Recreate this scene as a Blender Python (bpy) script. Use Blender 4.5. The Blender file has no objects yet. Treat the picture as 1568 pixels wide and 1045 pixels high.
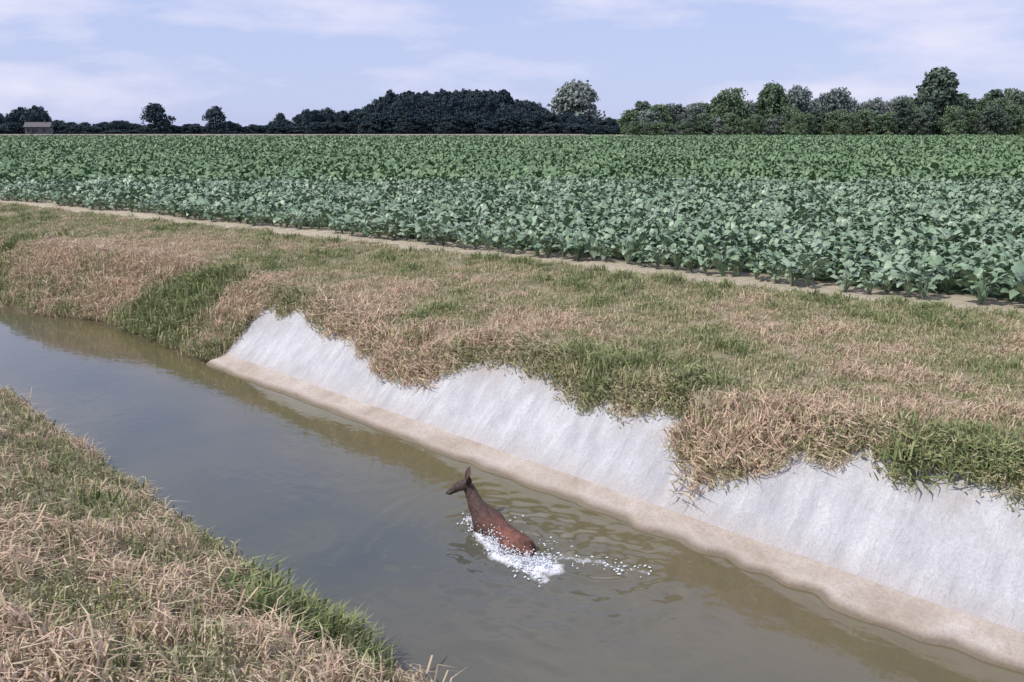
import bpy, bmesh, math, random
import numpy as np
from mathutils import Vector, Matrix
random.seed(7); RNG=np.random.default_rng(11)
scene=bpy.context.scene
scene.view_settings.view_transform='Standard'
try: scene.view_settings.look='None'
except Exception: pass
scene.view_settings.exposure=0
TH=math.radians(-44.4); CT,ST=math.cos(TH),math.sin(TH)
# canal frame: local X=-u , Y=v.   u runs up the canal (away, left), v across it (away, right)
def uv2w(u,v): X=-u; return X*CT-v*ST, X*ST+v*CT
def w2uv(x,y): return -(x*CT+y*ST), -x*ST+y*CT

# ---------- noise ----------
def _h(i,j,s):
    n=(i.astype(np.int64)*374761393+j.astype(np.int64)*668265263+s*1274126177)&0x7fffffff
    n=((n^(n>>13))*1274126177)&0x7fffffff
    return ((n^(n>>16))&0xffff)/65535.0
def vn(x,y,s=0):
    x=np.asarray(x,float);y=np.asarray(y,float)
    i=np.floor(x);j=np.floor(y);fx=x-i;fy=y-j
    fx=fx*fx*(3-2*fx);fy=fy*fy*(3-2*fy)
    a=_h(i,j,s);b=_h(i+1,j,s);c=_h(i,j+1,s);d=_h(i+1,j+1,s)
    return a*(1-fx)*(1-fy)+b*fx*(1-fy)+c*(1-fx)*fy+d*fx*fy
def fbm(x,y,s=0,o=4):
    r=0;a=.5;t=0
    for k in range(o):
        r=r+a*vn(x*2**k+17*k,y*2**k+5*k,s+k);t+=a;a*=.5
    return r/t
def sm(a,b,x):
    t=np.clip((x-a)/(b-a),0,1); return t*t*(3-2*t)

# ---------- materials ----------
def newmat(name):
    m=bpy.data.materials.new(name); m.use_nodes=True
    nt=m.node_tree; nt.nodes.clear()
    return m,nt,nt.nodes,nt.links
def N(ns,t,**k):
    n=ns.new(t)
    for a,b in k.items(): setattr(n,a,b)
    return n
def ramp(ns,stops):
    r=ns.new('ShaderNodeValToRGB'); e=r.color_ramp.elements
    while len(e)>1: e.remove(e[-1])
    e[0].position=stops[0][0]; e[0].color=(*stops[0][1],1)
    for p,c in stops[1:]:
        q=e.new(p); q.color=(*c,1)
    return r
def noise(ns,ln,vec,scale,detail=5,rough=.55):
    n=ns.new('ShaderNodeTexNoise'); n.inputs['Scale'].default_value=scale
    n.inputs['Detail'].default_value=detail; n.inputs['Roughness'].default_value=rough
    if vec is not None: ln.new(vec,n.inputs['Vector'])
    return n
def mix(ns,ln,f,a,b,blend='MIX'):
    m=ns.new('ShaderNodeMix'); m.data_type='RGBA'; m.blend_type=blend
    for s,v in ((m.inputs[0],f),(m.inputs[6],a),(m.inputs[7],b)):
        if isinstance(v,(int,float)): s.default_value=v
        elif isinstance(v,tuple): s.default_value=(*v,1)
        else: ln.new(v,s)
    return m.outputs[2]
def mapr(ns,ln,v,a,b,c=0,d=1):
    m=ns.new('ShaderNodeMapRange'); ln.new(v,m.inputs[0])
    for i,x in enumerate((a,b,c,d)): m.inputs[i+1].default_value=x
    return m.outputs[0]
def leafmat(name,c1,c2,trans=.3,rough=.6,gloss=.0,pscale=6):
    m,nt,ns,ln=newmat(name)
    out=N(ns,'ShaderNodeOutputMaterial')
    oi=N(ns,'ShaderNodeObjectInfo'); tc=N(ns,'ShaderNodeTexCoord')
    nz=noise(ns,ln,tc.outputs['Object'],pscale,2)
    col=mix(ns,ln,oi.outputs['Random'],c1,c2)
    v=mapr(ns,ln,nz.outputs['Fac'],.3,.7,.7,1.3)
    hs=N(ns,'ShaderNodeHueSaturation'); ln.new(col,hs.inputs['Color']); ln.new(v,hs.inputs['Value'])
    if gloss>0:
        p=N(ns,'ShaderNodeBsdfPrincipled'); ln.new(hs.outputs[0],p.inputs['Base Color'])
        p.inputs['Roughness'].default_value=rough
        p.inputs['Specular IOR Level'].default_value=gloss
    else:
        p=N(ns,'ShaderNodeBsdfDiffuse'); ln.new(hs.outputs[0],p.inputs['Color'])
    if trans>0:
        t=N(ns,'ShaderNodeBsdfTranslucent'); ln.new(hs.outputs[0],t.inputs['Color'])
        mx=N(ns,'ShaderNodeMixShader'); mx.inputs[0].default_value=trans
        ln.new(p.outputs[0],mx.inputs[1]); ln.new(t.outputs[0],mx.inputs[2]); ln.new(mx.outputs[0],out.inputs[0])
    else: ln.new(p.outputs[0],out.inputs[0])
    return m
M_green=leafmat('grass_green',(.25,.28,.13),(.34,.345,.18),.15)
M_lush=leafmat('grass_lush',(.16,.22,.09),(.24,.285,.135),.15)
M_straw=leafmat('grass_straw',(.56,.47,.32),(.46,.42,.27),.15)
M_dry=leafmat('grass_dry_pink',(.64,.48,.37),(.54,.41,.29),.15)
M_crop=leafmat('crop_leaf',(.14,.22,.12),(.25,.33,.215),.0,.45,.6,9)
M_cropfar=leafmat('crop_leaf_far',(.12,.20,.095),(.18,.26,.135),.0,.55,.3,2)
M_tdark_haze=leafmat('tree_leaf_dark_haze',(.040,.063,.078),(.065,.088,.095),0,.7,0,.25)  # dark leaves with bluish distance haze painted into the colour
M_tgreen=leafmat('tree_leaf_green',(.11,.16,.10),(.145,.20,.12),0,.7,0,.25)
M_tgrey_haze=leafmat('tree_leaf_greygreen_haze',(.18,.215,.205),(.225,.255,.235),0,.7,0,.25)  # grey-green leaves, lifted grey-blue so the colour carries distance haze
M_tmid=leafmat('tree_leaf_mid',(.09,.125,.10),(.12,.155,.12),0,.7,0,.25)
def simple(name,c,rough=.8,nsc=8,var=.25,bump=0):
    m,nt,ns,ln=newmat(name); out=N(ns,'ShaderNodeOutputMaterial'); tc=N(ns,'ShaderNodeTexCoord')
    nz=noise(ns,ln,tc.outputs['Object'],nsc)
    r=ramp(ns,[(.3,tuple(x*(1-var) for x in c)),(.7,tuple(x*(1+var) for x in c))])
    ln.new(nz.outputs['Fac'],r.inputs[0])
    p=N(ns,'ShaderNodeBsdfPrincipled'); ln.new(r.outputs[0],p.inputs['Base Color']); p.inputs['Roughness'].default_value=rough
    if bump:
        b=N(ns,'ShaderNodeBump'); b.inputs['Distance'].default_value=bump; ln.new(nz.outputs['Fac'],b.inputs['Height']); ln.new(b.outputs[0],p.inputs['Normal'])
    ln.new(p.outputs[0],out.inputs[0]); return m
M_bark=simple('bark',(.09,.07,.055),.9,3)

# ---------- terrain functions ----------
GU=np.array([-30,0,.8,1.2,1.55,2.09,2.35,2.71,3.14,3.40,3.65,4.03,4.28,4.51,5.01,5.52,6.26,7.06,7.49,7.9,8.16,8.7,9.3,9.61,10.68,11.4,12.0,12.2])
GZ=np.array([.8,.78,.72,.84,.80,.81,.70,.83,.72,.60,.42,.33,.50,.82,.66,.64,.80,.80,.64,.45,.37,.46,.60,.68,.78,.76,.70,.30])
def gline(u): return np.minimum(np.interp(u,GU,GZ)+.10*(vn(u*4,u*0+3,5)-.5)+.12*(vn(u*11,u*0+3,9)-.5),.84)
def edgeR(u): return 5.9-.85*sm(15.5,19.5,u)+.12*(fbm(u*1.3,u*0,21)-.5)*sm(11.8,13,u)*2
def edgeL(u): return 2.80+.033*np.clip(u,-20,25)+.16*(fbm(u*1.1,u*0+7,31)-.5)+.07*(vn(u*5,u*0,33)-.5)
def fieldedge(u): return np.maximum(11.80-.096*u,8.5)+.25*(fbm(u*.8,u*0+2,41)-.5)
def bankz(u,v):
    b=.97+.12*sm(6.95,8.4,v)+.12*sm(8.2,11,v)
    return b+.06*(fbm(u*1.2,v*1.2,51)-.5)*sm(7.0,7.4,v)*sm(25,10,v)*2
def ground(u,v):
    el=edgeL(u); er=edgeR(u)
    left=1.75*(1-np.exp(-(el-v)/1.7)); left=left+.06*(fbm(u*2,v*2,61)-.5)*sm(0,.4,el-v)
    bed_l=-(v-el)*.9
    inC=sm(12.25,12.0,u)                       # 1 where concrete
    zs=v-6.1
    slab_g=zs-.07+.13*sm(0,.07,zs-gline(u))
    earth=(v-er)*.72+.10*(fbm(u*2.2,v*2.2,71)-.5)*sm(0,.3,v-er)
    slope=np.where(v>6.15,slab_g,np.minimum(-.25,(v-5.9)*.9-.2))*inC+earth*(1-inC)
    right=np.minimum(slope,bankz(u,v))
    bz=np.where(v<el,left,np.maximum(bed_l,-.8))
    mid=.5*(el+er)
    bzr=np.maximum(right,-.8)
    return np.where(v<mid,bz,bzr)

DRY=[(18.8,7.0,1.3,.7),(16.4,7.3,1.2,.7),(12.7,7.0,.6,.8),(10.4,7.9,.7,.6),(9.6,7.0,.5,.8),(8.2,6.7,.5,.8),(7.45,7.7,.6,.7),(3.75,6.7,.45,1.3),(3.3,7.1,.4,.6),(4.1,9.6,1.2,.2),(2.6,7.9,.6,.4),(7.0,7.1,.4,.4)]
GRN=[(14.2,6.5,1.0,.7),(13.4,7.4,.7,.3),(8.8,7.3,.45,.7),(5.6,7.05,.4,.45),(2.2,7.0,.4,.7),(1.6,7.2,.4,.3)]
def dryR(u,v):
    d=.46+.75*(fbm(u*.8,v*1.1,81)-.5)+1.0*(fbm(u*3.5,v*4,85)-.5)-.12*sm(8,11,v)
    for a,b,r,w in DRY: d=d+w*np.exp(-((u-a)**2+(v-b)**2)/(r*r))
    for a,b,r,w in GRN: d=d-w*np.exp(-((u-a)**2+(v-b)**2)/(r*r))
    return np.clip(d,.02,.98)
GRNL=[(4.6,2.55,.36,1.3),(7.7,2.5,.5,.35),(6.2,2.3,.4,.3),(10.5,2.7,.6,.25),(9.,2.5,.5,.2)]
def dryL(u,v):
    d=.74+.6*(fbm(u*1.0,v*1.3,91)-.5)+1.1*(fbm(u*3,v*3,95)-.5)
    for a,b,r,w in GRNL: d=d-w*np.exp(-((u-a)**2+(v-b)**2)/(r*r))
    return np.clip(d,.03,.98)

def mkmesh(name,V,F,mats=(),smooth=True,mi=None):
    me=bpy.data.meshes.new(name); me.from_pydata([tuple(map(float,p)) for p in V],[],[tuple(map(int,f)) for f in F])
    for m in mats: me.materials.append(m)
    if mi is not None: me.polygons.foreach_set('material_index',np.asarray(mi,dtype=np.int32))
    if smooth: me.polygons.foreach_set('use_smooth',[True]*len(me.polygons))
    me.update(); return me
def mkobj(name,me,loc=(0,0,0),rz=0,parent=None,link=True):
    o=bpy.data.objects.new(name,me); o.location=loc; o.rotation_euler=(0,0,rz)
    if parent: o.parent=parent
    if link: scene.collection.objects.link(o)
    return o
def gridmesh(name,us,vs,zf,mats):
    U,V=np.meshgrid(us,vs,indexing='ij'); Z=zf(U,V)
    P=np.stack([-U.ravel(),V.ravel(),Z.ravel()],1)
    n,m=len(us),len(vs)
    i=np.arange(n-1)[:,None]*m+np.arange(m-1)[None,:]
    F=np.stack([i,i+1,i+m+1,i+m],-1).reshape(-1,4)
    me=mkmesh(name,P,F,mats)
    return me,U,V
def seg(*parts):
    a=[]
    for s,e,st in parts: a.append(np.arange(s,e,st))
    return np.unique(np.round(np.concatenate(a),4))
def geo(a,b,n): return np.geomspace(a,b,n)

# ---------- ground ----------
us=np.concatenate([-geo(8,900,22)[::-1],np.arange(-7.8,22,.09),22+geo(.2,1500,40)])
vs=np.concatenate([-geo(3,900,22)[::-1],np.arange(-2.8,2.3,.15),np.arange(2.3,3.4,.05),np.arange(3.4,5.5,.2),np.arange(5.5,7.3,.035),np.arange(7.3,14,.1),14+geo(.3,1600,34)])
m,nt,ns,ln=newmat('ground_mat')
out=N(ns,'ShaderNodeOutputMaterial'); tc=N(ns,'ShaderNodeTexCoord'); OC=tc.outputs['Object']
ad=N(ns,'ShaderNodeAttribute',attribute_name='dry'); asl=N(ns,'ShaderNodeAttribute',attribute_name='soil'); ac=N(ns,'ShaderNodeAttribute',attribute_name='crop'); am=N(ns,'ShaderNodeAttribute',attribute_name='mud')
n1=noise(ns,ln,OC,9,6,.7); n2=noise(ns,ln,OC,38,5,.7); n3=noise(ns,ln,OC,.03,3)
g=mix(ns,ln,mapr(ns,ln,n2.outputs['Fac'],.35,.65),(.17,.175,.095),(.29,.27,.17))
d=mix(ns,ln,mapr(ns,ln,n2.outputs['Fac'],.35,.65),(.33,.26,.18),(.52,.41,.31))
c=mix(ns,ln,ad.outputs['Fac'],g,d)
soil=mix(ns,ln,mapr(ns,ln,n1.outputs['Fac'],.3,.7),(.38,.33,.24),(.58,.51,.39))
c=mix(ns,ln,asl.outputs['Fac'],c,soil)
cr=mix(ns,ln,mapr(ns,ln,n3.outputs['Fac'],.4,.6),(.05,.07,.032),(.075,.095,.045))
c=mix(ns,ln,ac.outputs['Fac'],c,cr)
mud=mix(ns,ln,n1.outputs['Fac'],(.06,.05,.03),(.16,.13,.09))
c=mix(ns,ln,am.outputs['Fac'],c,mud)
p=N(ns,'ShaderNodeBsdfPrincipled'); ln.new(c,p.inputs['Base Color']); p.inputs['Roughness'].default_value=.95; p.inputs['Specular IOR Level'].default_value=.1
b=N(ns,'ShaderNodeBump'); b.inputs['Distance'].default_value=.03; ln.new(n2.outputs['Fac'],b.inputs['Height']); ln.new(b.outputs[0],p.inputs['Normal'])
ln.new(p.outputs[0],out.inputs[0]); M_ground=m
me,U,V=gridmesh('ground',us,vs,ground,[M_ground]); me.flip_normals()
u=U.ravel();v=V.ravel();Z=ground(U,V).ravel()
def addattr(me,name,arr):
    a=me.attributes.new(name,'FLOAT','POINT'); a.data.foreach_set('value',np.asarray(arr,dtype=np.float32))
fe=fieldedge(u)
liP=np.exp(-np.abs((v-6.1)-gline(u)-.05)/.10)*(u<12.1)*(v>6.2)*(v<7.2)
addattr(me,'dry',np.where(v<4.5,dryL(u,v),np.clip(dryR(u,v)+liP*.8,0,1)))
sb=sm(fe-.14,fe+.0,v+.3*(fbm(u*2,v*2,3)-.5))
addattr(me,'soil',sb)
addattr(me,'crop',sm(fe+.9,fe+1.3,v))
addattr(me,'mud',sm(.16,.02,Z+.1*(fbm(u*3,v*3,2)-.5)))
mkobj('ground',me,rz=TH)

# ---------- concrete revetment ----------
m,nt,ns,ln=newmat('concrete_slab'); out=N(ns,'ShaderNodeOutputMaterial'); tc=N(ns,'ShaderNodeTexCoord')
mp=N(ns,'ShaderNodeMapping'); mp.inputs['Rotation'].default_value=(0,0,math.radians(-26)); mp.inputs['Scale'].default_value=(4.6,1.6,.6); ln.new(tc.outputs['Object'],mp.inputs[0])
s1=noise(ns,ln,mp.outputs[0],1.5,6,.65); s2=noise(ns,ln,tc.outputs['Object'],1.6,6,.65); s3=noise(ns,ln,tc.outputs['Object'],40,5,.75)
r=ramp(ns,[(.30,(.44,.445,.475)),(.5,(.58,.58,.605)),(.68,(.70,.70,.715))]); ln.new(s1.outputs['Fac'],r.inputs[0])
c=mix(ns,ln,mapr(ns,ln,s2.outputs['Fac'],.46,.68,0,.6),r.outputs[0],(.42,.42,.445))
c=mix(ns,ln,mapr(ns,ln,s3.outputs['Fac'],.38,.75,0,.55),c,(.38,.37,.36))
sx=N(ns,'ShaderNodeSeparateXYZ'); ln.new(tc.outputs['Object'],sx.inputs[0])
lo=mapr(ns,ln,sx.outputs['Z'],.12,.26,.45,0); c=mix(ns,ln,lo,c,(.48,.42,.37))
hi=mapr(ns,ln,sx.outputs['Z'],.45,.85,0,1); dn=N(ns,'ShaderNodeMath',operation='MULTIPLY'); ln.new(hi,dn.inputs[0]); ln.new(mapr(ns,ln,s2.outputs['Fac'],.47,.64,0,.55),dn.inputs[1])
c=mix(ns,ln,dn.outputs[0],c,(.46,.37,.29))
w=N(ns,'ShaderNodeMath',operation='PINGPONG'); ln.new(sx.outputs['X'],w.inputs[0]); w.inputs[1].default_value=1.9
jt=mapr(ns,ln,w.outputs[0],0,.010,.3,0); c=mix(ns,ln,jt,c,(.2,.19,.17))
p=N(ns,'ShaderNodeBsdfPrincipled'); ln.new(c,p.inputs['Base Color']); p.inputs['Roughness'].default_value=.95; p.inputs['Specular IOR Level'].default_value=.15
b=N(ns,'ShaderNodeBump'); b.inputs['Distance'].default_value=.06; ln.new(s1.outputs['Fac'],b.inputs['Height'])
b2=N(ns,'ShaderNodeBump'); b2.inputs['Distance'].default_value=.014; ln.new(s3.outputs['Fac'],b2.inputs['Height']); ln.new(b.outputs[0],b2.inputs['Normal']); ln.new(b2.outputs[0],p.inputs['Normal'])
ln.new(p.outputs[0],out.inputs[0]); M_slab=m
m,nt,ns,ln=newmat('concrete_toe'); out=N(ns,'ShaderNodeOutputMaterial'); tc=N(ns,'ShaderNodeTexCoord')
t1=noise(ns,ln,tc.outputs['Object'],2.2,6,.65); t2=noise(ns,ln,tc.outputs['Object'],30,5,.7)
r=ramp(ns,[(.3,(.38,.31,.25)),(.55,(.53,.46,.40)),(.75,(.64,.59,.55))]); ln.new(t1.outputs['Fac'],r.inputs[0])
c=mix(ns,ln,mapr(ns,ln,t2.outputs['Fac'],.4,.75,0,.5),r.outputs[0],(.30,.25,.19))
sx=N(ns,'ShaderNodeSeparateXYZ'); ln.new(tc.outputs['Object'],sx.inputs[0])
ns1=N(ns,'ShaderNodeMath',operation='MULTIPLY_ADD'); ln.new(t1.outputs['Fac'],ns1.inputs[0]); ns1.inputs[1].default_value=-.08; ln.new(sx.outputs['Z'],ns1.inputs[2])
c=mix(ns,ln,mapr(ns,ln,ns1.outputs[0],-.02,.015,.8,0),c,(.15,.12,.08))
p=N(ns,'ShaderNodeBsdfPrincipled'); ln.new(c,p.inputs['Base Color']); p.inputs['Roughness'].default_value=.9; p.inputs['Specular IOR Level'].default_value=.2
b=N(ns,'ShaderNodeBump'); b.inputs['Distance'].default_value=.02; ln.new(t2.outputs['Fac'],b.inputs['Height']); ln.new(b.outputs[0],p.inputs['Normal'])
ln.new(p.outputs[0],out.inputs[0]); M_toe=m
us2=np.arange(-14,12.11,.06)
prof=[(5.78,-.6,1),(5.86,-.06,1),(5.90,.02,1),(5.97,.055,1),(6.06,.075,1),(6.15,.10,1),(6.19,.115,1),(6.2,.125,0)]+[(6.2+k*.05,.10+k*.05+.0,0) for k in range(1,16)]+[(6.99,.86,0),(6.99,.5,0)]
V_=[];F_=[];MI=[]
for i,uu in enumerate(us2):
    rag=1+1.4*float(sm(6,2,uu))
    for j,(pv,pz,_m) in enumerate(prof):
        wob=rag*(.10*(float(fbm(uu*.9,3.3,7))-.5)*(1 if j<4 else .3 if j<7 else 0)+.06*(float(vn(uu*5,1.,8))-.5)*(1 if j<4 else 0))
        dz=.022*(float(fbm(uu*1.5,pv*1.5,12))-.5)
        V_.append((-uu,pv+wob,pz+dz))
npf=len(prof)
for i in range(len(us2)-1):
    for j in range(npf-1):
        a=i*npf+j; F_.append((a,a+npf,a+npf+1,a+1)); MI.append(1 if prof[j][2] and prof[j+1][2] else 0)
a=(len(us2)-1)*npf; F_.append(tuple(range(a,a+npf))); MI.append(1)
me=mkmesh('concrete_revetment',V_,F_,[M_slab,M_toe],True,MI)
bm=bmesh.new(); bm.from_mesh(me); bmesh.ops.recalc_face_normals(bm,faces=bm.faces); bm.to_mesh(me); bm.free()
mkobj('concrete_canal_lining',me,rz=TH)

# ---------- deer placement ----------
DO=Vector((-.125,6.995,-.015)); hd=Vector((-.59,.81,0)).normalized(); hl=Vector((-hd.y,hd.x,0))

# ---------- water ----------
foamlines=[((-.36,7.36),(-.24,7.02)),((-.24,7.02),(-.06,6.66)),((-.06,6.64),(.28,6.42)),((.3,6.60),(.75,6.50)),((.8,6.45),(1.05,6.35)),((.2,6.9),(.45,6.85)),((.05,6.5),(.24,6.25)),((-.1,7.4),(.15,7.1))]
fw_=[1.05,1.3,1.4,.74,.68,.5,.9,.5]; fr=[.08,.12,.16,.09,.06,.08,.10,.05]
def foamf(x,y):
    f=np.zeros_like(x)
    for (a,b),w,r in zip(foamlines,fw_,fr):
        a=np.array(a);b=np.array(b);d=b-a
        t=np.clip(((x-a[0])*d[0]+(y-a[1])*d[1])/(d@d),0,1)
        q=(x-a[0]-t*d[0])**2+(y-a[1]-t*d[1])**2
        f=np.maximum(f,w*np.exp(-q/(r*r)))
    return f
def waterz(U,V):
    x,y=uv2w(U,V)
    z=np.zeros_like(x)
    for (sx_,sy_,A,k,dec) in ((.05,6.75,.006,2*math.pi/.20,.55),(-.3,7.25,.005,2*math.pi/.17,.3),(.75,6.5,.006,2*math.pi/.24,.6),(.35,6.2,.002,2*math.pi/.33,1.2)):
        r=np.hypot(x-sx_,y-sy_); wob=1.6*(fbm(x*2,y*2,5)-.5)
        z+=A*np.sin(k*r+wob*7)*np.exp(-r/dec)
    z+=.030*(fbm(x*4,y*6,55)-.5)*np.exp(-((x-.5)**2+(y-6.6)**2)/1.2)
    z+=.06*(fbm(x*9,y*9,77)-.42)*np.clip(foamf(x,y),0,1)
    z+=.003*(fbm(U*1.0,V*2.5,15)-.5)
    return z
us=seg((-16,-4,.3),(-4,3,.06),(3,6.4,.02),(6.4,10,.06),(10,70,.4)); vs=seg((1.2,2.6,.2),(2.6,3.8,.06),(3.8,6.05,.02),(6.05,7.4,.1))
m,nt,ns,ln=newmat('water_mat'); out=N(ns,'ShaderNodeOutputMaterial'); tc=N(ns,'ShaderNodeTexCoord'); OC=tc.outputs['Object']
w1=noise(ns,ln,OC,.7,4,.5)
c=mix(ns,ln,mapr(ns,ln,w1.outputs['Fac'],.35,.65),(.060,.068,.060),(.080,.084,.066))
sx=N(ns,'ShaderNodeSeparateXYZ'); ln.new(OC,sx.inputs[0])
ny=N(ns,'ShaderNodeMath',operation='MULTIPLY_ADD'); ln.new(w1.outputs['Fac'],ny.inputs[0]); ny.inputs[1].default_value=.9; ln.new(sx.outputs['Y'],ny.inputs[2])
c=mix(ns,ln,mapr(ns,ln,ny.outputs[0],4.8,6.1,0,.85),c,(.135,.115,.055))
nx_=mapr(ns,ln,sx.outputs['X'],-5.5,-3.0,0,.55); c=mix(ns,ln,nx_,c,(.145,.12,.075))
af=N(ns,'ShaderNodeAttribute',attribute_name='foam')
f1=noise(ns,ln,OC,16,7,.75)
mu=N(ns,'ShaderNodeMath',operation='ADD'); ln.new(af.outputs['Fac'],mu.inputs[0]); ln.new(f1.outputs['Fac'],mu.inputs[1])
ff=mapr(ns,ln,mu.outputs[0],1.0,1.35,0,.95)
c=mix(ns,ln,ff,c,(.75,.76,.78))
p=N(ns,'ShaderNodeBsdfPrincipled'); ln.new(c,p.inputs['Base Color']); p.inputs['IOR'].default_value=1.58
ln.new(mapr(ns,ln,ff,0,1,.06,.6),p.inputs['Roughness'])
mp=N(ns,'ShaderNodeMapping'); mp.inputs['Scale'].default_value=(1,1.6,1); ln.new(OC,mp.inputs[0])
b1=noise(ns,ln,mp.outputs[0],4,2,.5); b=N(ns,'ShaderNodeBump'); b.inputs['Distance'].default_value=.008; b.inputs['Strength'].default_value=.3
ln.new(b1.outputs['Fac'],b.inputs['Height']); ln.new(b.outputs[0],p.inputs['Normal']); ln.new(p.outputs[0],out.inputs[0]); M_water=m
me,U,V=gridmesh('water',us,vs,waterz,[M_water]); me.flip_normals()
x,y=uv2w(U.ravel(),V.ravel()); addattr(me,'foam',foamf(x,y)*.8)
mkobj('canal_water',me,rz=TH)

# ---------- instancing helper ----------
def scatter(name,pts,rot,scl,idx,variants,rz=0):
    col=bpy.data.collections.new(name+'_variants')
    for o in variants: col.objects.link(o)
    me=bpy.data.meshes.new(name); me.vertices.add(len(pts)); me.vertices.foreach_set('co',np.asarray(pts,dtype=np.float32).ravel())
    a=me.attributes.new('rot','FLOAT_VECTOR','POINT'); a.data.foreach_set('vector',np.asarray(rot,dtype=np.float32).ravel())
    a=me.attributes.new('scl','FLOAT_VECTOR','POINT'); a.data.foreach_set('vector',np.asarray(scl,dtype=np.float32).ravel())
    a=me.attributes.new('idx','INT','POINT'); a.data.foreach_set('value',np.asarray(idx,dtype=np.int32))
    o=mkobj(name,me,rz=rz)
    ng=bpy.data.node_groups.new(name+'_gn','GeometryNodeTree')
    ng.interface.new_socket('Geometry',in_out='INPUT',socket_type='NodeSocketGeometry'); ng.interface.new_socket('Geometry',in_out='OUTPUT',socket_type='NodeSocketGeometry')
    ns,ln=ng.nodes,ng.links
    gi=ns.new('NodeGroupInput'); go=ns.new('NodeGroupOutput'); ip=ns.new('GeometryNodeInstanceOnPoints'); ci=ns.new('GeometryNodeCollectionInfo')
    ci.inputs['Collection'].default_value=col; ci.inputs['Separate Children'].default_value=True; ci.inputs['Reset Children'].default_value=True
    def na(n,t):
        q=ns.new('GeometryNodeInputNamedAttribute'); q.data_type=t; q.inputs['Name'].default_value=n
        return [s for s in q.outputs if s.enabled and s.name=='Attribute'][0]
    er=ns.new('FunctionNodeEulerToRotation'); ln.new(na('rot','FLOAT_VECTOR'),er.inputs[0])
    ln.new(gi.outputs[0],ip.inputs['Points']); ln.new(ci.outputs[0],ip.inputs['Instance']); ip.inputs['Pick Instance'].default_value=True
    ln.new(na('idx','INT'),ip.inputs['Instance Index']); ln.new(er.outputs[0],ip.inputs['Rotation']); ln.new(na('scl','FLOAT_VECTOR'),ip.inputs['Scale'])
    ln.new(ip.outputs[0],go.inputs[0])
    md=o.modifiers.new('scatter','NODES'); md.node_group=ng
    return o
def var(name,me): return bpy.data.objects.new(name,me)

# ---------- grass tufts ----------
def tuft(n,rad,h0,h1,w,lean,seed,mat,mat2=None,frac=.3):
    r=np.random.default_rng(seed); V=[];F=[];MI=[]
    for i in range(n):
        a=r.uniform(0,6.283);q=rad*math.sqrt(r.uniform());bx,by=q*math.cos(a),q*math.sin(a)
        h=r.uniform(h0,h1);la=r.uniform(0,6.283);l=h*lean*r.uniform(.3,1.2);wa=r.uniform(0,6.283)
        wx,wy=w*math.cos(wa)/2,w*math.sin(wa)/2;lx,ly=l*math.cos(la),l*math.sin(la)
        k=len(V)
        V+=[(bx-wx,by-wy,-.02),(bx+wx,by+wy,-.02),(bx+lx*.35-wx*.8,by+ly*.35-wy*.8,h*.6),(bx+lx*.35+wx*.8,by+ly*.35+wy*.8,h*.6),(bx+lx,by+ly,h*max(.45,1-lean*.35))]
        F+=[(k,k+1,k+3,k+2),(k+2,k+3,k+4)]; mm=1 if (mat2 and r.random()<frac) else 0; MI+=[mm,mm]
    return mkmesh('tuft',V,F,[mat]+([mat2] if mat2 else []),False,MI)
G=[]
for i in range(3): G.append(var(f'a{i:02d}',tuft(30,.12,.025,.08,.010,.8,i,M_green,M_straw,.35)))
for i in range(3): G.append(var(f'a{i+3:02d}',tuft(30,.12,.025,.075,.010,1.1,10+i,M_straw,M_green,.3)))
for i in range(2): G.append(var(f'a{i+6:02d}',tuft(42,.14,.05,.14,.010,1.6,20+i,M_dry,M_straw,.4)))
for i in range(2): G.append(var(f'a{i+8:02d}',tuft(34,.13,.07,.18,.014,.8,30+i,M_lush,M_green,.55)))
def inview(x,y,m=.70): return (y>-.5)&(np.abs(x)<m*y+1.5)
def grass(name,u,v,dry,zf,hb,droop=None):
    n=len(u); r=RNG
    isdry=r.random(n)<dry
    idx=np.where(isdry,3+r.integers(0,3,n),r.integers(0,3,n))
    t=r.random(n)
    idx=np.where(isdry&(dry>.66)&(t<.5),6+r.integers(0,2,n),idx)
    idx=np.where((~isdry)&(dry<.25)&(t<.4),8+r.integers(0,2,n),idx)
    z=zf(u,v)
    rot=np.stack([r.normal(0,.12,n)+(0 if droop is None else droop),r.normal(0,.12,n),r.uniform(0,6.28,n)],1)
    rot[:,2]=np.where(np.abs(rot[:,0])>.4,r.normal(0,.5,n),rot[:,2])
    s=r.uniform(.6,1.35,n)*hb; sc=np.stack([s**.5*1.1,s**.5*1.1,s],1)
    return np.stack([-u,v,z],1),rot,sc,idx
# right bank
n=23000
u=-3+37*RNG.random(n)**1.35; v=RNG.uniform(5.5,12.4,n)
fe=fieldedge(u); z=ground(u,v); inC=u<12.1
ok=(v<fe-.02+.25*(RNG.random(n)-.5))&(z>.07)&((~inC)|((v>6.2)&(v-6.1>gline(u)+.05)))
x,y=uv2w(u,v); ok&=inview(x,y); u,v=u[ok],v[ok]
d=dryR(u,v); lip=np.exp(-np.abs((v-6.1)-gline(u)-.08)/.12)*(u<12.1)
A=grass('x',u,v,d,ground,.65+.6*sm(7.6,6.8,v)+.4*RNG.random(len(u)),droop=.8*lip)
n=1100; u2=RNG.uniform(-2,12.2,n); g2=gline(u2); v2=6.1+g2+RNG.uniform(-.02,.2,n)
B=grass('x',u2,v2,np.clip(dryR(u2,v2)+.10,0,1),ground,RNG.uniform(.5,1.7,n),droop=RNG.uniform(.3,1.5,n))
B[0][:,2]=np.minimum(v2-6.1+.05,.97)
n=3400; u3=RNG.uniform(12.1,24,n); v3=edgeR(u3)+RNG.uniform(.1,1.5,n); C=grass('x',u3,v3,dryR(u3,v3),ground,RNG.uniform(.9,2.1,n),droop=RNG.normal(.2,.25,n))
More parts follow.
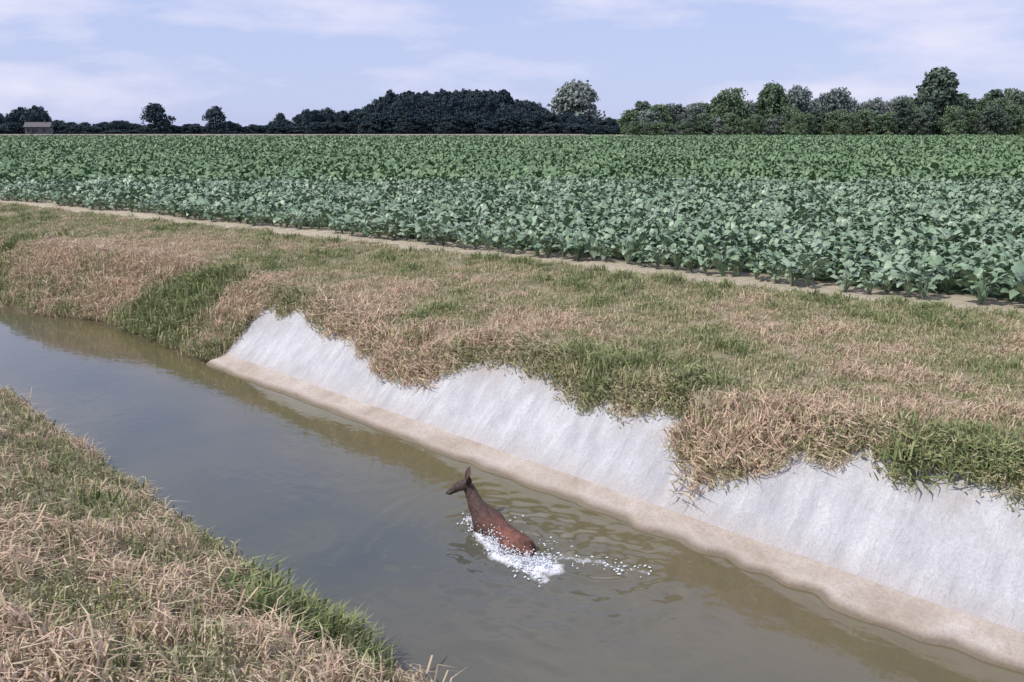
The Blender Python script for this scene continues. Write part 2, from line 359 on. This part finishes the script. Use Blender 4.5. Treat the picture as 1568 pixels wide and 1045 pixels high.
cat=lambda k,L: np.concatenate([q[k] for q in L])
L=[A,B,C]; scatter('bank_grass',cat(0,L),cat(1,L),cat(2,L),cat(3,L),G,TH)
# left bank
n=23000; u=24*RNG.random(n)**1.3; v=RNG.uniform(-3.5,3.4,n)
z=ground(u,v); x,y=uv2w(u,v); ok=(v<edgeL(u)-.02)&(z>.02)&inview(x,y,.70)&(np.hypot(x,y)>1.2); u,v=u[ok],v[ok]
G2=[var(f'b{i:02d}',o.data) for i,o in enumerate(G)]
A=grass('x',u,v,dryL(u,v),ground,.75+.5*RNG.random(len(u)))
n=1300; u2=RNG.uniform(1,20,n); v2=edgeL(u2)-RNG.uniform(.0,.22,n)
B=grass('x',u2,v2,dryL(u2,v2)-.08,ground,RNG.uniform(.6,1.6,n),droop=-RNG.uniform(.0,.7,n))
n=260; u3=4.5+RNG.normal(0,.28,n); v3=edgeL(u3)-np.abs(RNG.normal(0,.2,n)); C=grass('x',u3,v3,np.full(n,.03),ground,RNG.uniform(.9,1.8,n)); C[3][:]=8+RNG.integers(0,2,n)
L=[A,B,C]; scatter('near_bank_grass',cat(0,L),cat(1,L),cat(2,L),cat(3,L),G2,TH)

# ---------- crop ----------
def plant(nl,seed,low=False,cx=0,cy=0,V=None,F=None,sc=1.):
    r=np.random.default_rng(seed); V=[] if V is None else V; F=[] if F is None else F
    for i in range(nl):
        a=i*2.4+r.uniform(-.5,.5); inner=i/nl; el=r.uniform(.8,1.2)+.3*inner; L=r.uniform(.11,.18)*sc*(1.3 if low else 1); st=r.uniform(.10,.34)*sc; W=L*r.uniform(.24,.34)*(1.2 if low else 1)
        ca,sa=math.cos(a),math.sin(a); bx=math.cos(el)*st; bz=math.sin(el)*st+.02
        tw=r.uniform(-.9,.9)
        prof_=[(0,.35),(.5,1),(1,.15)] if low else [(0,.25),(.3,.95),(.65,.9),(1,.12)]
        e=el+.15; px,pz=bx,bz; last=0
        k=len(V)
        for t,wf in prof_:
            stp=(t-last)*L; px+=math.cos(e)*stp; pz+=math.sin(e)*stp; last=t; e-=.6*r.uniform(.2,1.6)
            for s in (-1,1):
                yy=s*W*wf; zz=pz+s*tw*W*wf
                V.append((cx+px*ca-yy*sa,cy+px*sa+yy*ca,zz))
        for q in range(len(prof_)-1): F.append((k+2*q,k+2*q+1,k+2*q+3,k+2*q+2))
        if not low:
            k=len(V); V+= [(cx,cy-.006,0),(cx,cy+.006,0),(cx+bx*ca,cy+bx*sa+.006,bz),(cx+bx*ca,cy+bx*sa-.006,bz)]; F.append((k,k+1,k+2,k+3))
    return V,F
P=[]
for i in range(6):
    V_,F_=plant(26,100+i); P.append(var(f'c{i:02d}',mkmesh('beet',V_,F_,[M_crop],True)))
rows=np.arange(0,60,.50); pts=[]
for k,rr in enumerate(rows):
    uu=np.arange(-14,60,.27); uu=uu+RNG.uniform(-.07,.07,len(uu)); vv=fieldedge(uu)+.62+rr+RNG.normal(0,.04,len(uu)); pts.append(np.stack([uu,vv],1))
pts=np.concatenate(pts); x,y=uv2w(pts[:,0],pts[:,1]); ok=inview(x,y,.63)&(y<34)&(RNG.random(len(x))>.06); pts=pts[ok]; x=x[ok];y=y[ok]
n=len(pts); s=RNG.uniform(.70,1.22,n)*(.82+.34*fbm(pts[:,0]*.5,pts[:,1]*.5,66))
A=(np.stack([-pts[:,0],pts[:,1],ground(pts[:,0],pts[:,1])],1),np.stack([RNG.normal(0,.12,n),RNG.normal(0,.12,n),RNG.uniform(0,6.28,n)],1),np.stack([s*1.0,s*1.0,s*1.03],1),RNG.integers(0,6,n))
scatter('beet_crop',*A,P,TH)
T=[]
for i in range(8):
    V_,F_=[],[]; r=np.random.default_rng(200+i); far=i>=4
    for a in range(4):
        for b_ in range(6 if not far else 4):
            plant(9 if not far else 5,300+i*50+a*7+b_,True,-.9+.45*a+.22+r.normal(0,.05),-.85+(.30 if not far else .45)*b_+r.normal(0,.05),V_,F_,(1.05 if not far else 1.35)*r.uniform(.75,1.2))
    T.append(var(f'd{i:02d}',mkmesh('beetpatch',V_,F_,[M_cropfar],True)))
xs,ys=np.meshgrid(np.arange(-150,150,1.72),np.arange(32,205,1.72)); x=xs.ravel()+RNG.uniform(-.2,.2,xs.size); y=ys.ravel()+RNG.uniform(-.2,.2,xs.size)
u,v=w2uv(x,y); ok=inview(x,y,.63)&(v>fieldedge(u)+1)&(y>33.2); x,y,u,v=x[ok],y[ok],u[ok],v[ok]; n=len(x)
s=RNG.uniform(.85,1.2,n)*(.85+.3*fbm(x*.05,y*.05,8))
scatter('distant_beet_crop',np.stack([x,y,np.full(n,1.2)],1),np.stack([RNG.normal(0,.02,n),RNG.normal(0,.02,n),RNG.integers(0,4,n)*1.5708+TH],1),np.stack([np.ones(n)*1.05,np.ones(n)*1.05,s],1),RNG.integers(0,4,n)+np.where(y>80+RNG.uniform(-10,10,n),4,0),T)

# ---------- far field strips ----------
M_brown=simple('ploughed',(.26,.20,.17),.95,.05,.25); M_tan=simple('stubble',(.42,.40,.28),.95,.04,.2); M_lg=simple('meadow',(.24,.28,.17),.95,.04,.2)
def strip(name,x0,x1,y0,y1,z,mat):
    V_=[];F_=[];nx=24
    for i in range(nx+1):
        xx=x0+(x1-x0)*i/nx; w=2.5*(float(vn(i*.7,3.,4))-.5)
        V_+=[(xx,y0+w,z),(xx,y1+w,z)]
        if i: F_.append((2*i-2,2*i,2*i+1,2*i-1))
    mkobj(name,mkmesh(name,V_,F_,[mat],False))
strip('ploughed_field',-210,20,207,262,1.72,M_brown)
strip('stubble_field',22,200,207,330,1.27,M_tan)
strip('meadow',-400,500,332,600,1.26,M_lg)

# ---------- trees ----------
def tree(h,w,seed,mat,kind='round',dens=1.0,leaf=.6):
    r=np.random.default_rng(seed); V=[];F=[];MI=[]
    def limb(a,b,ra,rb,ns_=6):
        a=np.array(a,float);b=np.array(b,float);d=b-a;d/=np.linalg.norm(d); q=np.cross(d,[.3,.9,.1]);q/=np.linalg.norm(q);s=np.cross(d,q);k=len(V)
        for P_,R in ((a,ra),(b,rb)):
            for i in range(ns_):
                t=6.283*i/ns_; V.append(tuple(P_+R*(math.cos(t)*q+math.sin(t)*s)))
        for i in range(ns_): F.append((k+i,k+(i+1)%ns_,k+ns_+(i+1)%ns_,k+ns_+i)); MI.append(1)
    tr=h*.022
    limb((0,0,-.3),(0,0,h*.3),tr*1.3,tr); limb((0,0,h*.3),(r.normal(0,.2),r.normal(0,.2),h*.8),tr,tr*.3)
    base=.06
    ncl=int(90*dens); cl=[]
    for i in range(ncl):
        z=r.uniform(0,1)**.85
        if kind=='round': rad=math.sin(math.pi*min(.97,(z*.76+.20)))**.55
        elif kind=='tall': rad=(math.sin(math.pi*min(.98,(z*.82+.15)))**.8)
        else: rad=math.sin(math.pi*min(.97,(z*.72+.22)))**.45
        a=r.uniform(0,6.283); q=math.sqrt(r.uniform(.1,1))*rad*w/2*r.uniform(.72,.98)
        c=(q*math.cos(a),q*math.sin(a),h*(base+(.92-base)*z)*r.uniform(.96,1.02)); cl.append(c)
        if i%6==0: limb((0,0,h*(.15+.4*z)),c,tr*.45,tr*.08,4)
    for c in cl:
        R=w*r.uniform(.10,.17)
        for j in range(36):
            d=r.normal(size=3); d/=np.linalg.norm(d); p_=np.array(c)+d*R*r.uniform(.4,1)*np.array([1,1,.75])
            nrm=d+.6*r.normal(size=3); nrm/=np.linalg.norm(nrm); t=np.cross(nrm,r.normal(size=3)); t/=np.linalg.norm(t); s=np.cross(nrm,t); L=leaf*r.uniform(.5,1.15)
            k=len(V); V.extend([tuple(p_-t*L*.5),tuple(p_+s*L*.38),tuple(p_+t*L*.5),tuple(p_-s*L*.38)]); F.append((k,k+1,k+2,k+3)); MI.append(0)
    return mkmesh('tree',V,F,[mat,M_bark],False,MI)
HK=1/1430.
def place(px,D): return D*(px-784)/1396.
TM={'dk':tree(10,10,1,M_tdark_haze,'round',1.1,.75),'dk2':tree(10,9,2,M_tdark_haze,'round',1.1,.75),'dkt':tree(10,5.5,3,M_tdark_haze,'tall',1.0,.6),
    'g':tree(10,9,4,M_tgreen,'round',1.2),'g2':tree(10,9,5,M_tgreen,'broad',1.2),'gy':tree(10,9,6,M_tgrey_haze,'round',1.2),'gy2':tree(10,8,7,M_tmid,'broad',1.2),'gt':tree(10,6.5,8,M_tmid,'round',1.6),
    'hz':tree(10,10,9,M_tgrey_haze,'round',2.6,.8)}
base_w={'dk':10,'dk2':9,'dkt':5.5,'g':9,'g2':9,'gy':9,'gy2':8,'gt':6.5,'hz':10}
def ptree(name,kind,px,top,wpx,D,rot=0):
    h=2.2+D*(196-top)*HK; w=wpx*D*HK; o=mkobj(name,TM[kind],(place(px,D),D,1.2),rot); o.scale=(w/base_w[kind],w/base_w[kind],h/10); return o
ptree('round_tree','dk',240,157,54,290,.4); ptree('round_tree','dk2',331,161,38,290,1.4)
ptree('hazy_round_tree','hz',881,126,84,330,0)  # haze on this tree is part of its leaf colour
ptree('tall_tree','gt',1432,100,76,222,.3)
ptree('broadleaf_tree','g',1180,125,56,224,1.1); ptree('broadleaf_tree','g2',1118,133,66,222,2.1)
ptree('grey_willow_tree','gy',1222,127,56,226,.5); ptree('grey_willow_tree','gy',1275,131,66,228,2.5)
keys=list(TM.keys()); mp_=[]
def add(kind,px,top,wpx,D):
    h=2.2+D*(196-top)*HK; w=wpx*D*HK/base_w[kind]; mp_.append((keys.index(kind),place(px,D),D,w,h/10))
R=random.Random(5)
xp=[0,18,26,68,76,120,150,190,215,270,310,350,380,410,430,450,470,500,540,560,600,620,770,790,830,850,930,965]
tp=[174,176,163,163,184,187,190,181,189,190,191,187,191,189,170,184,166,163,168,158,142,137,134,150,158,172,178,180]
for px in range(-60,966,10):
    t=float(np.interp(px,xp,tp)); D=R.uniform(300,330); tt=t+R.uniform(-3,5)
    add('dkt' if 595<px<790 else R.choice(['dk','dk2']),px,tt,R.uniform(24,34) if t>165 else R.uniform(30,42),D)
    add(R.choice(['dk','dk2']),px+3,max(t+14,186),40,D-8)
for px in range(600,780,11): add('dkt',px,R.uniform(131,141),30,R.uniform(310,325)); add('dk',px,R.uniform(145,165),42,300)
for px in range(560,830,13): add('dk2',px,R.uniform(168,180),38,298)
woods=list(mp_); mp_=[]
xp=[965,975,1010,1040,1060,1090,1110,1150,1180,1220,1275,1310,1340,1365,1400,1430,1470,1500,1540,1620,1700]
tp=[160,156,158,160,154,148,140,150,140,142,140,148,148,147,140,138,146,140,136,138,140]
for px in range(970,1720,13):
    t=float(np.interp(px,xp,tp)); k=R.choice(['gy','g','gy','gy2','gt'] if px<1380 else ['g','g2','gt','g','gy2'])
    add(k,px,t+R.uniform(-4,12),R.uniform(38,56),R.uniform(225,245))
    add(R.choice(['g','g2','gy','gy2']),px+4,t+R.uniform(18,38),R.uniform(34,48),R.uniform(214,222))
add('g2',1458,160,44,212); add('gt',1380,150,36,215)
def mass(name,L,pre):
    vr=[var(f'{pre}{i:02d}',TM[k]) for i,k in enumerate(keys)]
    n=len(L); scatter(name,[(a[1],a[2],1.2) for a in L],[(0,0,R.uniform(0,6)) for _ in L],[(a[3],a[3],a[4]) for a in L],[a[0] for a in L],vr)
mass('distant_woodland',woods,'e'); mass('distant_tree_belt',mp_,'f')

# ---------- farmhouse, half lost in the hedge line ----------
def house(x,y):
    e=bpy.data.objects.new('farmhouse',None); scene.collection.objects.link(e); e.location=(x,y,1.2); e.rotation_euler=(0,0,.3)
    mw=simple('wall_plaster',(.15,.14,.14),.9,2,.1); mr=simple('roof_tiles',(.12,.11,.12),.9,4,.2); md=simple('dark_glass',(.03,.03,.035),.3,2,.1)
    def box(nm,a,b,mat):
        V_=[(i,j,k) for i in (a[0],b[0]) for j in (a[1],b[1]) for k in (a[2],b[2])]
        F_=[(0,1,3,2),(4,6,7,5),(0,4,5,1),(2,3,7,6),(0,2,6,4),(1,5,7,3)]
        mkobj(nm,mkmesh(nm,V_,F_,[mat],False),parent=e)
    box('walls',(-3.5,-3,0),(3.5,3,2.6),mw)
    V_=[(-3.8,-3.4,2.55),(3.8,-3.4,2.55),(3.8,3.4,2.55),(-3.8,3.4,2.55),(-3.8,0,4.0),(3.8,0,4.0)]
    mkobj('roof',mkmesh('roof',V_,[(0,1,5,4),(2,3,4,5),(0,4,3),(1,2,5),(0,3,2,1)],[mr],False),parent=e)
    for i in range(3): box(f'window_{i+1}',(-2.9+i*2.2,-3.03,1),(-2.1+i*2.2,-3.003,2.0),md)
    box('door',(-1.6,-3.04,0),(-.9,-3.004,2.05),md); box('chimney',(1.6,-.3,3.4),(2.1,.3,4.5),mr)
house(place(60,288),288)

# ---------- deer ----------
m,nt,ns,ln=newmat('deer_fur'); out=N(ns,'ShaderNodeOutputMaterial'); tc=N(ns,'ShaderNodeTexCoord')
sx=N(ns,'ShaderNodeSeparateXYZ'); ln.new(tc.outputs['Object'],sx.inputs[0])
r=ramp(ns,[(0,(.23,.095,.065)),(.35,(.17,.072,.052)),(.62,(.085,.048,.040)),(1,(.085,.058,.050))]); ln.new(mapr(ns,ln,sx.outputs['X'],-.45,.5),r.inputs[0])
mp=N(ns,'ShaderNodeMapping'); mp.inputs['Scale'].default_value=(9,40,40); ln.new(tc.outputs['Object'],mp.inputs[0])
nz=noise(ns,ln,mp.outputs[0],1.5,5,.7); hs=N(ns,'ShaderNodeHueSaturation'); ln.new(r.outputs[0],hs.inputs['Color']); ln.new(mapr(ns,ln,nz.outputs['Fac'],.3,.7,.4,1.6),hs.inputs['Value'])
nb=noise(ns,ln,tc.outputs['Object'],7,4,.6); c=mix(ns,ln,mapr(ns,ln,nb.outputs['Fac'],.45,.62,0,.65),hs.outputs[0],(.06,.036,.030))
wl=mapr(ns,ln,sx.outputs['Z'],.0,.07,.6,0); c=mix(ns,ln,wl,c,(.04,.025,.018))
p=N(ns,'ShaderNodeBsdfPrincipled'); ln.new(c,p.inputs['Base Color']); p.inputs['Roughness'].default_value=.65; p.inputs['Specular IOR Level'].default_value=.3
b=N(ns,'ShaderNodeBump'); b.inputs['Distance'].default_value=.015; ln.new(nz.outputs['Fac'],b.inputs['Height']); ln.new(b.outputs[0],p.inputs['Normal']); ln.new(p.outputs[0],out.inputs[0]); M_fur=m
M_dk=simple('deer_nose_eye',(.02,.016,.014),.25,20,.1); M_ear=simple('deer_ear',(.08,.052,.042),.8,20,.3)
deer=bpy.data.objects.new('roe_deer',None); scene.collection.objects.link(deer); deer.location=DO; deer.rotation_euler=(0,0,math.atan2(hd.y,hd.x))
J=[((-.30,0,.04),.120,.135),((-.16,0,.045),.098,.118),((.00,0,.06),.105,.13),((.14,0,.085),.112,.145),((.24,0,.125),.088,.13),((.32,0,.185),.064,.10),((.385,0,.25),.054,.076),((.43,0,.315),.050,.060),((.45,.03,.345),.060,.060),((.47,.075,.338),.052,.048),((.49,.125,.312),.034,.036),((.505,.165,.288),.028,.028),((.512,.182,.278),.020,.020),
   ((-.39,0,.03),.098,.115),((-.445,0,.02),.05,.06),((-.49,0,.015),.018,.02),
   ((-.30,.08,-.04),.075,.09),((-.20,.10,-.25),.045,.05),((-.38,.10,-.42),.025,.03),((-.34,.10,-.66),.014,.014),
   ((-.30,-.08,-.04),.075,.09),((-.26,-.10,-.26),.045,.05),((-.46,-.10,-.36),.025,.03),((-.54,-.10,-.58),.014,.014),
   ((.16,.075,.01),.055,.075),((.26,.09,-.18),.03,.032),((.42,.09,-.26),.02,.02),((.40,.09,-.46),.012,.012),
   ((.16,-.075,.01),.055,.075),((.18,-.09,-.22),.03,.032),((.30,-.09,-.38),.02,.02),((.22,-.09,-.55),.012,.012)]
E=[(0,1),(1,2),(2,3),(3,4),(4,5),(5,6),(6,7),(7,8),(8,9),(9,10),(10,11),(11,12),(0,13),(13,14),(14,15),(0,16),(16,17),(17,18),(18,19),(0,20),(20,21),(21,22),(22,23),(3,24),(24,25),(25,26),(26,27),(3,28),(28,29),(29,30),(30,31)]
me=bpy.data.meshes.new('deer_body'); me.from_pydata([j[0] for j in J],E,[]); me.materials.append(M_fur)
ob=mkobj('body',me,parent=deer)
bm=bmesh.new(); bm.from_mesh(me); sk=bm.verts.layers.skin.verify(); bm.verts.ensure_lookup_table()
for vtx,j in zip(bm.verts,J): vtx[sk].radius=(j[1],j[2]); vtx[sk].use_root=False
bm.verts[0][sk].use_root=True; bm.to_mesh(me); bm.free()
sm_=ob.modifiers.new('skin','SKIN'); sm_.use_smooth_shade=True
sd=ob.modifiers.new('sub','SUBSURF'); sd.levels=3; sd.render_levels=3
tx=bpy.data.textures.new('fur_lumps','CLOUDS'); tx.noise_scale=.06
dp=ob.modifiers.new('lumps','DISPLACE'); dp.texture=tx; dp.strength=.018; dp.mid_level=.5
def ear(nm,base,tip,side):
    base=Vector(base);tip=Vector(tip);d=tip-base;L=d.length;d.normalize(); sd=Vector(side); sd=(sd-d*sd.dot(d)).normalized(); q=d.cross(sd)
    V_=[];F_=[];wd=[.014,.030,.034,.024,.004]
    for i,wf in enumerate(wd):
        c=base+d*L*i/4
        for k in (-1,-.5,0,.5,1): V_.append(tuple(c+sd*wf*k+q*wf*.6*(k*k)))
    for i in range(4):
        for k in range(4): a=i*5+k; F_.append((a,a+1,a+6,a+5))
    o=mkobj(nm,mkmesh(nm,V_,F_,[M_ear]),parent=deer); so=o.modifiers.new('t','SOLIDIFY'); so.thickness=.006; ss=o.modifiers.new('s','SUBSURF'); ss.levels=2; ss.render_levels=2
ear('ear_left',(.422,.028,.345),(.355,.05,.465),(.3,1,0)); ear('ear_right',(.458,.002,.36),(.50,-.055,.485),(.9,.5,0))
def ball(nm,c,r_,mat,sc=(1,1,1)):
    bm=bmesh.new(); bmesh.ops.create_icosphere(bm,subdivisions=2,radius=r_); me=bpy.data.meshes.new(nm); bm.to_mesh(me); bm.free(); me.materials.append(mat)
    o=mkobj(nm,me,c,parent=deer); o.scale=sc
ball('eye_left',(.430,.078,.348),.012,M_dk); ball('eye_right',(.503,.055,.350),.012,M_dk); ball('nose',(.509,.176,.284),.018,M_dk,(1,1,.8))

# ---------- splash ----------
M_foam=simple('foam_white',(.72,.75,.78),.35,30,.05)
bm0=bmesh.new(); bmesh.ops.create_icosphere(bm0,subdivisions=1,radius=1); iv=[v_.co.copy() for v_ in bm0.verts]; if_=[[v_.index for v_ in f.verts] for f in bm0.faces]; bm0.free()
V_=[];F_=[]
r=np.random.default_rng(9)
cnt=[200,520,620,70,40,15,120,10]; ht=[.05,.10,.08,.015,.012,.012,.03,.01]
for (a,b_),c_,h_ in zip(foamlines,cnt,ht):
    for i in range(c_):
        t=r.uniform(); x=a[0]+(b_[0]-a[0])*t+r.normal(0,.055); y=a[1]+(b_[1]-a[1])*t+r.normal(0,.055); z=abs(r.normal(0,h_*.55)); s=r.uniform(.002,.008)*(1.5 if z<.03 else .8)
        k=len(V_); st=r.uniform(.8,2.2); a_=r.uniform(0,3.14); ca,sa=math.cos(a_),math.sin(a_)
        for q in iv:
            qx,qy=q.x*s*st,q.y*s; V_.append((x+qx*ca-qy*sa,y+qx*sa+qy*ca,z+q.z*s*(.5 if z<.03 else 1.3)))
        for f in if_: F_.append(tuple(k+j for j in f))
mkobj('water_splash',mkmesh('water_splash',V_,F_,[M_foam]))

# ---------- world / sun / camera ----------
az=Vector((-.80,-.45)).normalized(); EL=math.radians(52)
sd_=Vector((az.x*math.cos(EL),az.y*math.cos(EL),math.sin(EL)))
L_=bpy.data.lights.new('sun','SUN'); L_.energy=3.7; L_.angle=math.radians(.55); L_.color=(1,.95,.88)
so=bpy.data.objects.new('sun',L_); scene.collection.objects.link(so); so.rotation_euler=sd_.to_track_quat('Z','Y').to_euler(); so.location=(0,0,30)
W=bpy.data.worlds.new('World'); scene.world=W; W.use_nodes=True; ns=W.node_tree.nodes; ln=W.node_tree.links; ns.clear()
sky=ns.new('ShaderNodeTexSky'); sky.sky_type='NISHITA'; sky.sun_disc=False; sky.sun_elevation=EL; sky.sun_rotation=math.atan2(az.x,az.y); sky.dust_density=.6; sky.ozone_density=2.0
tc=ns.new('ShaderNodeTexCoord'); mp=ns.new('ShaderNodeMapping'); mp.inputs['Scale'].default_value=(3.2,3.2,11); mp.inputs['Location'].default_value=(1.75,.3,.1); ln.new(tc.outputs['Generated'],mp.inputs[0])
cn=noise(ns,ln,mp.outputs[0],1.5,7,.55)
cf=mapr(ns,ln,cn.outputs['Fac'],.46,.68,0,.9)
# thin summer haze over the Nishita sky
hz=mix(ns,ln,.80,sky.outputs[0],(4.3,4.85,7.5))
c=mix(ns,ln,cf,hz,(6.6,6.5,7.9))
bg=ns.new('ShaderNodeBackground'); bg.inputs[1].default_value=.125; ln.new(c,bg.inputs[0]); wo=ns.new('ShaderNodeOutputWorld'); ln.new(bg.outputs[0],wo.inputs[0])
cd=bpy.data.cameras.new('camera'); cd.lens=31.18; cd.sensor_width=36; cd.clip_end=5000; cd.clip_start=.05
co=bpy.data.objects.new('camera',cd); scene.collection.objects.link(co); co.location=(0,0,3.4); co.rotation_euler=(math.radians(76.5),0,0); scene.camera=co
